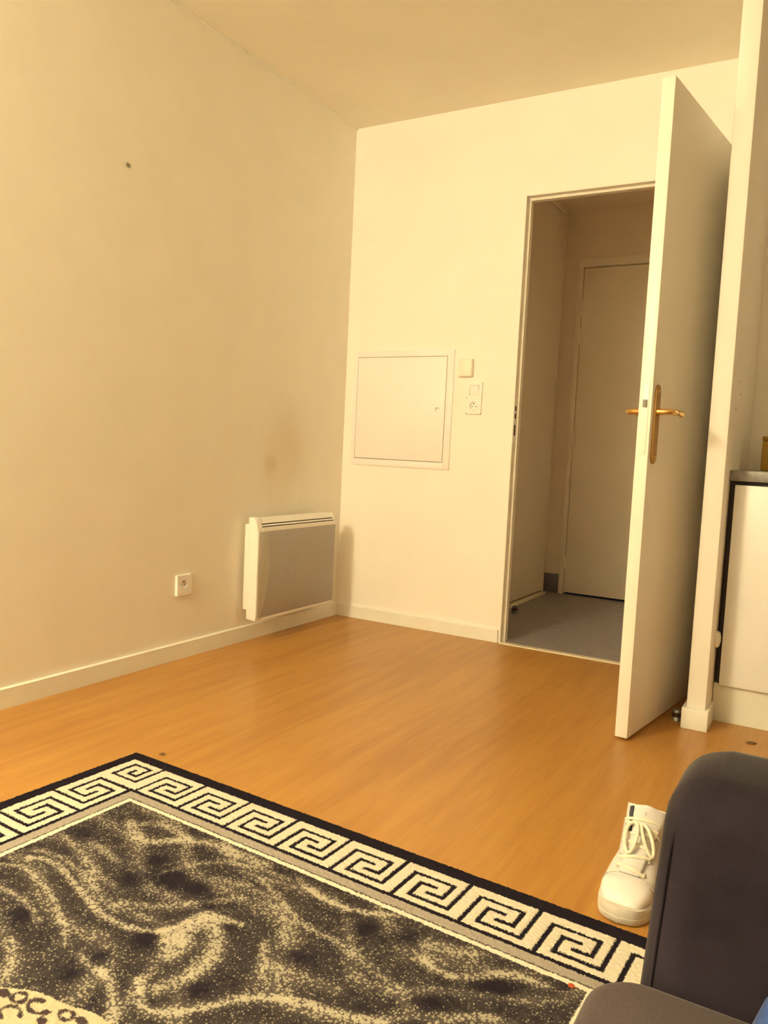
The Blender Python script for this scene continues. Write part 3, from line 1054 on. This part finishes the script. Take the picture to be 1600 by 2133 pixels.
    def attr(nm, A, pad):
        at = me.attributes.new(nm, 'FLOAT', 'POINT')
        dat = np.concatenate([A.ravel(), np.full(len(low), pad)]).astype(np.float32)
        at.data.foreach_set('value', dat)
    attr('border', D, 0.0)
    attr('key', K, 0.05)
    attr('dens', dens, 0.0)
    attr('med', med, 1.0)
    attr('spot', spot, 0.05)
    me.shade_smooth()

    # ---- material
    t = NT('rug_pile')
    def A(nm):
        return t.n('ShaderNodeAttribute', attribute_name=nm).outputs['Fac']
    v = t.coord()
    j1 = t.math('MULTIPLY', t.math('SUBTRACT', t.noise(v, 330, 2), 0.5), 0.0075)
    j2 = t.math('MULTIPLY', t.math('SUBTRACT', t.noise(v, 620, 2), 0.5), 0.004)
    jit = t.math('ADD', j1, j2)
    d = t.math('ADD', A('border'), t.math('MULTIPLY', jit, 0.7))
    kf = t.step(t.math('ADD', A('key'), jit), -0.0014, 0.0014)
    black = (0.017, 0.0135, 0.023)
    cream = (0.74, 0.70, 0.60)
    grey = (0.40, 0.365, 0.33)
    fine = t.noise(v, 900, 2)
    # field: pale dots on a charcoal ground, denser along the swirls
    vo = t.n('ShaderNodeTexVoronoi', feature='F1')
    vo.inputs['Scale'].default_value = 185
    t.l(v, vo.inputs['Vector'])
    dn = t.math('ADD', A('dens'), t.math('MULTIPLY', t.math('SUBTRACT', t.noise(v, 70, 2, 0.5), 0.5), 0.30))
    dn = t.math('ADD', dn, t.math('MULTIPLY', t.math('SUBTRACT', t.noise(v, 14, 2), 0.5), 0.18))
    rnd = t.n('ShaderNodeSeparateColor')
    t.l(vo.outputs['Color'], rnd.inputs[0])
    thr = t.math('MULTIPLY', dn, t.math('ADD', 0.40, t.math('MULTIPLY', rnd.outputs[0], 0.75)))
    dotf = t.step(t.math('SUBTRACT', thr, t.math('MULTIPLY', vo.outputs['Distance'], 0.85)), -0.10, 0.12)
    gcol = t.mix(t.step(dn, 0.05, 0.6), (0.022, 0.017, 0.027), (0.115, 0.098, 0.092))
    dotc = t.mix(t.step(dn, 0.2, 1.0), (0.36, 0.33, 0.25), (0.56, 0.52, 0.42))
    field = t.mix(t.math('MULTIPLY', dotf, 0.88), gcol, dotc)
    # cream oval with dark rings
    spf = t.step(t.math('ADD', A('spot'), jit), -0.0018, 0.0018)
    oval = t.mix(spf, (0.07, 0.05, 0.055), (0.56, 0.51, 0.37))
    field = t.mix(t.step(t.math('ADD', A('med'), t.math('MULTIPLY', jit, 0.8)), -0.001, 0.001), oval, field)
    kcol = t.mix(kf, black, cream)

    def at(c_out, edge, new, w=0.0009):
        return t.mix(t.step(d, edge - w, edge + w), c_out, new)
    c = at(black, 0.0430, kcol)
    c = at(c, 0.1720, black)
    c = at(c, 0.1810, grey)
    c = at(c, 0.2050, (0.10, 0.085, 0.075))
    c = at(c, 0.2085, (0.80, 0.76, 0.66))
    c = at(c, 0.2200, field)
    c = t.mix(0.30, c, t.mix(t.step(fine, 0.3, 0.7), (0.35, 0.35, 0.35), (1, 1, 1)), 'MULTIPLY')
    t.l(c, t.b.inputs['Base Color'])
    t.b.inputs['Roughness'].default_value = 0.95
    t.b.inputs['Specular IOR Level'].default_value = 0.08
    t.bump(fine, 0.5, 0.002)
    me.materials.append(t.m)
    o = bpy.data.objects.new('rug', me)
    o.location = (RP0[0], RP0[1], 0)
    o.rotation_euler = (0, 0, rug_rot)
    COL.objects.link(o)
    return o


rug = build_rug()
tag(rug, 'charcoal rug with cream greek key border and swirling speckled field', 'rug')


# ------------------------------------------------------------------ high-top sneaker by the sofa
def superring(b, t, wdt, n=22, e=2.3, flat=0.0):
    """closed ring spanning from side-view point b (y,z) to t (y,z), half width wdt"""
    out = []
    for k in range(n):
        a = 2 * PI * k / n
        ca, sa = math.cos(a), math.sin(a)
        x = wdt * math.copysign(abs(ca) ** (2 / e), ca)
        s = 0.5 + 0.5 * math.copysign(abs(sa) ** (2 / e), sa)
        out.append((x, b[0] + (t[0] - b[0]) * s, b[1] + (t[1] - b[1]) * s))
    return out


def loft(bm, rings, cap0=True, cap1=False):
    R_ = [[bm.verts.new(p) for p in r_] for r_ in rings]
    n = len(R_[0])
    for A_, C_ in zip(R_, R_[1:]):
        for k in range(n):
            bm.faces.new((A_[k], A_[(k + 1) % n], C_[(k + 1) % n], C_[k]))
    if cap0:
        bm.faces.new(R_[0][::-1])
    if cap1:
        bm.faces.new(R_[-1])


sh = thing('high_top_sneaker', 'worn white high-top sneaker standing on floor beside the sofa arm', 'shoe', (1.984, -2.004, 0), math.radians(-2))
# local: toe tip at y=0, heel towards +y
SB = [((0.010, 0.020), (0.014, 0.036), 0.020), ((0.020, 0.018), (0.022, 0.048), 0.034), ((0.040, 0.018), (0.042, 0.061), 0.0445),
      ((0.065, 0.018), (0.066, 0.068), 0.0500), ((0.100, 0.018), (0.092, 0.078), 0.0515), ((0.150, 0.018), (0.112, 0.092), 0.0480),
      ((0.200, 0.018), (0.126, 0.107), 0.0430), ((0.250, 0.020), (0.137, 0.122), 0.0405), ((0.276, 0.035), (0.146, 0.134), 0.0400),
      ((0.283, 0.070), (0.153, 0.143), 0.0405), ((0.280, 0.105), (0.159, 0.150), 0.0415), ((0.277, 0.132), (0.164, 0.157), 0.0425)]
rings = [superring(*s) for s in SB]
bm = B()
inner = [superring((0.272, 0.131), (0.169, 0.156), 0.0385), superring((0.270, 0.10), (0.17, 0.13), 0.036), superring((0.262, 0.06), (0.14, 0.08), 0.034)]
loft(bm, rings + inner, True, True)
up = obj('upper', bm, MT['canvas'], sh, angle=70)
md = up.modifiers.new('sub', 'SUBSURF'); md.levels = 1; md.render_levels = 2
# toe cap: the front rings grown a little
bm = B()
tc = []
for (b, t_, w_), g in zip(SB[:4], (0.001, 0.0022, 0.0025, 0.0022)):
    tc.append(superring((b[0] - g, b[1]), (t_[0] - g * 0.6, t_[1] + g), w_ + g))
tc.append(superring((0.072, 0.02), (0.071, 0.0675), 0.0495))
loft(bm, tc, True, True)
tcap = obj('toe_cap', bm, MT['toe'], sh, angle=70)
md = tcap.modifiers.new('sub', 'SUBSURF'); md.levels = 1; md.render_levels = 2


def footprint(grow=0.0, n=40):
    out = []
    ctrl = [(0.0, 0.0), (0.008, 0.027), (0.025, 0.042), (0.055, 0.0515), (0.095, 0.0545), (0.15, 0.048), (0.20, 0.0425), (0.25, 0.0405), (0.276, 0.031), (0.289, 0.012), (0.292, 0.0)]
    def half(sgn):
        pts = []
        for i in range(len(ctrl) - 1):
            for k in range(4):
                t_ = k / 4
                p0 = ctrl[max(i - 1, 0)]; p1 = ctrl[i]; p2 = ctrl[i + 1]; p3 = ctrl[min(i + 2, len(ctrl) - 1)]
                def cr(a, b, c_, d_):
                    return 0.5 * (2 * b + (c_ - a) * t_ + (2 * a - 5 * b + 4 * c_ - d_) * t_ ** 2 + (3 * b - a - 3 * c_ + d_) * t_ ** 3)
                pts.append((sgn * cr(p0[1], p1[1], p2[1], p3[1]), cr(p0[0], p1[0], p2[0], p3[0])))
        return pts
    a = half(1)
    b = [(-x, y) for x, y in a]
    loop = a + [(0, 0.292)] + b[:0:-1]
    cx, cy = 0, 0.14
    return [(x + grow * (x - cx) / max(math.hypot(x - cx, y - cy), 1e-3), y + grow * (y - cy) / max(math.hypot(x - cx, y - cy), 1e-3)) for x, y in loop]


bm = B()
lv = [(0.0, -0.002), (0.003, 0.001), (0.012, 0.0025), (0.024, 0.0025), (0.029, 0.001), (0.031, -0.004)]
R_ = [[bm.verts.new((x, y, z + (0.007 * max(0, 1 - y / 0.05) ** 1.5 if z > 0.015 else 0.003 * max(0, 1 - y / 0.04)))) for x, y in footprint(g)] for z, g in lv]
n_ = len(R_[0])
for A_, C_ in zip(R_, R_[1:]):
    for k in range(n_):
        bm.faces.new((A_[k], A_[(k + 1) % n_], C_[(k + 1) % n_], C_[k]))
bm.faces.new(R_[0][::-1]); bm.faces.new(R_[-1])
sole = obj('sole', bm, MT['sole'], sh, angle=50)
bm = B()
ft = [p for p in footprint(0.0030)]
R_ = [[bm.verts.new((x, y, z + 0.003 * max(0, 1 - y / 0.04))) for x, y in footprint(0.0030)] for z in (0.013, 0.0155)]
for k in range(n_):
    bm.faces.new((R_[0][k], R_[0][(k + 1) % n_], R_[1][(k + 1) % n_], R_[1][k]))
obj('foxing_stripe', bm, MT['lace'], sole)

# front line of the instep/ankle, used by tongue, eyelets and laces
FL = [(0.072, 0.069), (0.092, 0.078), (0.112, 0.092), (0.126, 0.107), (0.137, 0.122), (0.146, 0.134), (0.153, 0.143), (0.159, 0.150), (0.164, 0.157)]


def fl(t):
    t = min(max(t, 0), 1) * (len(FL) - 1)
    i = min(int(t), len(FL) - 2)
    f_ = t - i
    return (FL[i][0] * (1 - f_) + FL[i + 1][0] * f_, FL[i][1] * (1 - f_) + FL[i + 1][1] * f_)


def surf(x, t, lift=0.0):
    """point on the front of the upper at lateral x, up-the-instep t"""
    y, z = fl(t)
    k = (x / 0.047) ** 2
    return Vector((x, y + 0.020 * k - lift * 0.75, z - 0.016 * k + lift * 0.66))


bm = B()
gr = []
for i in range(15):
    t_ = i / 12
    row = []
    wd = 0.020 + 0.0175 * min(1, t_ * 1.05) ** 1.4
    for j in range(9):
        s = (j / 8 - 0.5) * 2
        if t_ <= 1:
            p = surf(0.004 * t_ + s * wd, t_, 0.0035 + 0.002 * t_)
        else:
            e = (t_ - 1)
            p = surf(0.004 + s * wd, 1, 0.0055) + Vector((0, 0.002 + e * 0.02, e * (0.115 + 0.012 * math.sin(s * 5 + 1))))
        row.append(bm.verts.new(p))
    gr.append(row)
for i in range(14):
    for j in range(8):
        bm.faces.new((gr[i][j], gr[i][j + 1], gr[i + 1][j + 1], gr[i + 1][j]))
tg = obj('tongue', bm, MT['tongue'], sh, angle=80)
md = tg.modifiers.new('thick', 'SOLIDIFY'); md.thickness = 0.005; md.offset = -1
bm = B(); box(bm, 0.004, 0.0055, 0.155, 0.1635, 0.158, 0.168)
obj('tongue_label', bm, MT['lining'], tg)
# dark lining strip running up the tongue's left edge
bm = B()
prev = None
for k in range(11):
    t_ = 0.50 + 0.5 * min(k, 8) / 8
    ex = Vector((0, 0.0045 * max(0, k - 8) / 2, 0.012 * max(0, k - 8) / 2))
    wd = 0.020 + 0.0175 * min(1, t_ * 1.05) ** 1.4
    cur = [bm.verts.new(surf(0.004 * t_ + q_ * wd, t_, 0.0092 + 0.002 * t_) + ex) for q_ in (-0.88, -0.77, -0.64)]
    if prev:
        for i in range(2):
            bm.faces.new((prev[i], prev[i + 1], cur[i + 1], cur[i]))
    prev = cur
o = obj('dark_lining', bm, MT['stripe'], sh, angle=80)
o['label'] = 'dark navy lining strip'
md = o.modifiers.new('thick', 'SOLIDIFY'); md.thickness = 0.0016; md.offset = 0
# toe cap seam; its grey tube paints the shaded back edge
bm = B()
rg = superring((0.073, 0.018), (0.0725, 0.0695), 0.0512, n=48)
tube(bm, [p for p in rg[1:24]], 0.0012, 6)
obj('cap_seam_shade', bm, MT['lining'], tcap)
# eyestays
for s in (-1, 1):
    bm = B()
    prev = None
    for i in range(13):
        t_ = 0.02 + 0.84 * i / 12
        xi = s * (0.019 + 0.010 * t_); xo = s * (0.034 + 0.008 * t_)
        a_, b_ = bm.verts.new(surf(xi, t_, 0.0045)), bm.verts.new(surf(xo, t_, 0.0030))
        if prev:
            bm.faces.new((prev[0], prev[1], b_, a_))
        prev = (a_, b_)
    es_ = obj('eyestay', bm, MT['canvas'], sh, angle=80)
    md = es_.modifiers.new('thick', 'SOLIDIFY'); md.thickness = 0.003; md.offset = 1
    for k in range(6):
        t_ = 0.07 + 0.76 * k / 5
        p = surf(s * (0.026 + 0.008 * t_), t_, 0.0062)
        bm = B()
        lathe(bm, [(0.0032, -0.001), (0.0032, 0.0008), (0.002, 0.0014)], (0, 0, 0), 10, 'y')
        bmesh.ops.rotate(bm, verts=bm.verts[:], cent=(0, 0, 0), matrix=Matrix.Rotation(math.radians(-40), 3, 'X'))
        bmesh.ops.translate(bm, verts=bm.verts[:], vec=p)
        obj('eyelet', bm, MT['lining'], es_)
# laces: straight bars, then the bow
for k in range(6):
    t_ = 0.07 + 0.76 * k / 5
    wd = 0.027 + 0.008 * t_
    bm = B()
    tube(bm, [surf(x, t_ + 0.035 * (x / wd) * (1 if k % 2 else -1), 0.0085 + 0.002 * (1 - (x / wd) ** 2)) for x in np.linspace(-wd, wd, 9)], 0.0038, 8)
    obj('lace', bm, MT['lace'], sh)
knot = surf(0.0, 0.66, 0.014)
bm = B()
lp = []
for k in range(20):
    a = 2 * PI * k / 20
    lx = -0.012 + 0.0125 * math.sin(a)
    s = 0.5 - 0.5 * math.cos(a)
    p = surf(lx, 0.70 - 0.46 * s, 0.016 + 0.008 * math.sin(PI * s))
    lp.append(p)
tube(bm, lp, 0.0036, 8, closed=True)
obj('lace_bow', bm, MT['lace'], sh)
bm = B()
lp = []
for k in range(20):
    a = 2 * PI * k / 20
    s = 0.5 - 0.5 * math.cos(a)
    lx = 0.006 + 0.026 * s + 0.0085 * math.sin(a)
    lp.append(surf(lx, 0.70 - 0.42 * s, 0.015 + 0.006 * math.sin(PI * s)))
tube(bm, lp, 0.0036, 8, closed=True)
obj('lace_bow', bm, MT['lace'], sh)
bm = B(); bmesh.ops.create_icosphere(bm, subdivisions=2, radius=0.0052, matrix=Matrix.Translation(knot))
obj('lace_knot', bm, MT['lace'], sh)
bm = B(); tube(bm, [surf(0.0, 0.66, 0.014), surf(0.016, 0.66, 0.014), surf(0.030, 0.60, 0.010), surf(0.038, 0.55, 0.007)], 0.0024, 8)
obj('lace_end', bm, MT['lace'], sh)

# ------------------------------------------------------------------ crumbs on the floor and rug


def crumb(name, loc, sx, sy, sz, mat, label, rot=0.0):
    bm = B()
    bmesh.ops.create_icosphere(bm, subdivisions=2, radius=1.0)
    rr = random.Random(int(loc[0] * 1000))
    for v in bm.verts:
        v.co *= rr.uniform(0.75, 1.15)
        v.co.x *= sx; v.co.y *= sy
        v.co.z = max(v.co.z, -0.6) * sz + 0.6 * sz
    o = obj(name, bm, mat)
    o.location = loc
    o.rotation_euler = (0, 0, rot)
    tag(o, label, 'crumb')
    return o


crumb('floor_crumb', (2.104, -0.728, 0), 0.017, 0.009, 0.004, MT['debris'], 'brown crumb on wood floor near the kitchen plinth', 0.4)
crumb('floor_crumb', (0.684, -1.918, 0), 0.010, 0.007, 0.003, MT['debris'], 'tiny brown crumb on wood floor by the rug corner', 0.2)
crumb('red_crumb', (1.967, -2.242, 0.0088), 0.006, 0.006, 0.003, MT['red'], 'tiny red crumb on the rug border near the sofa')
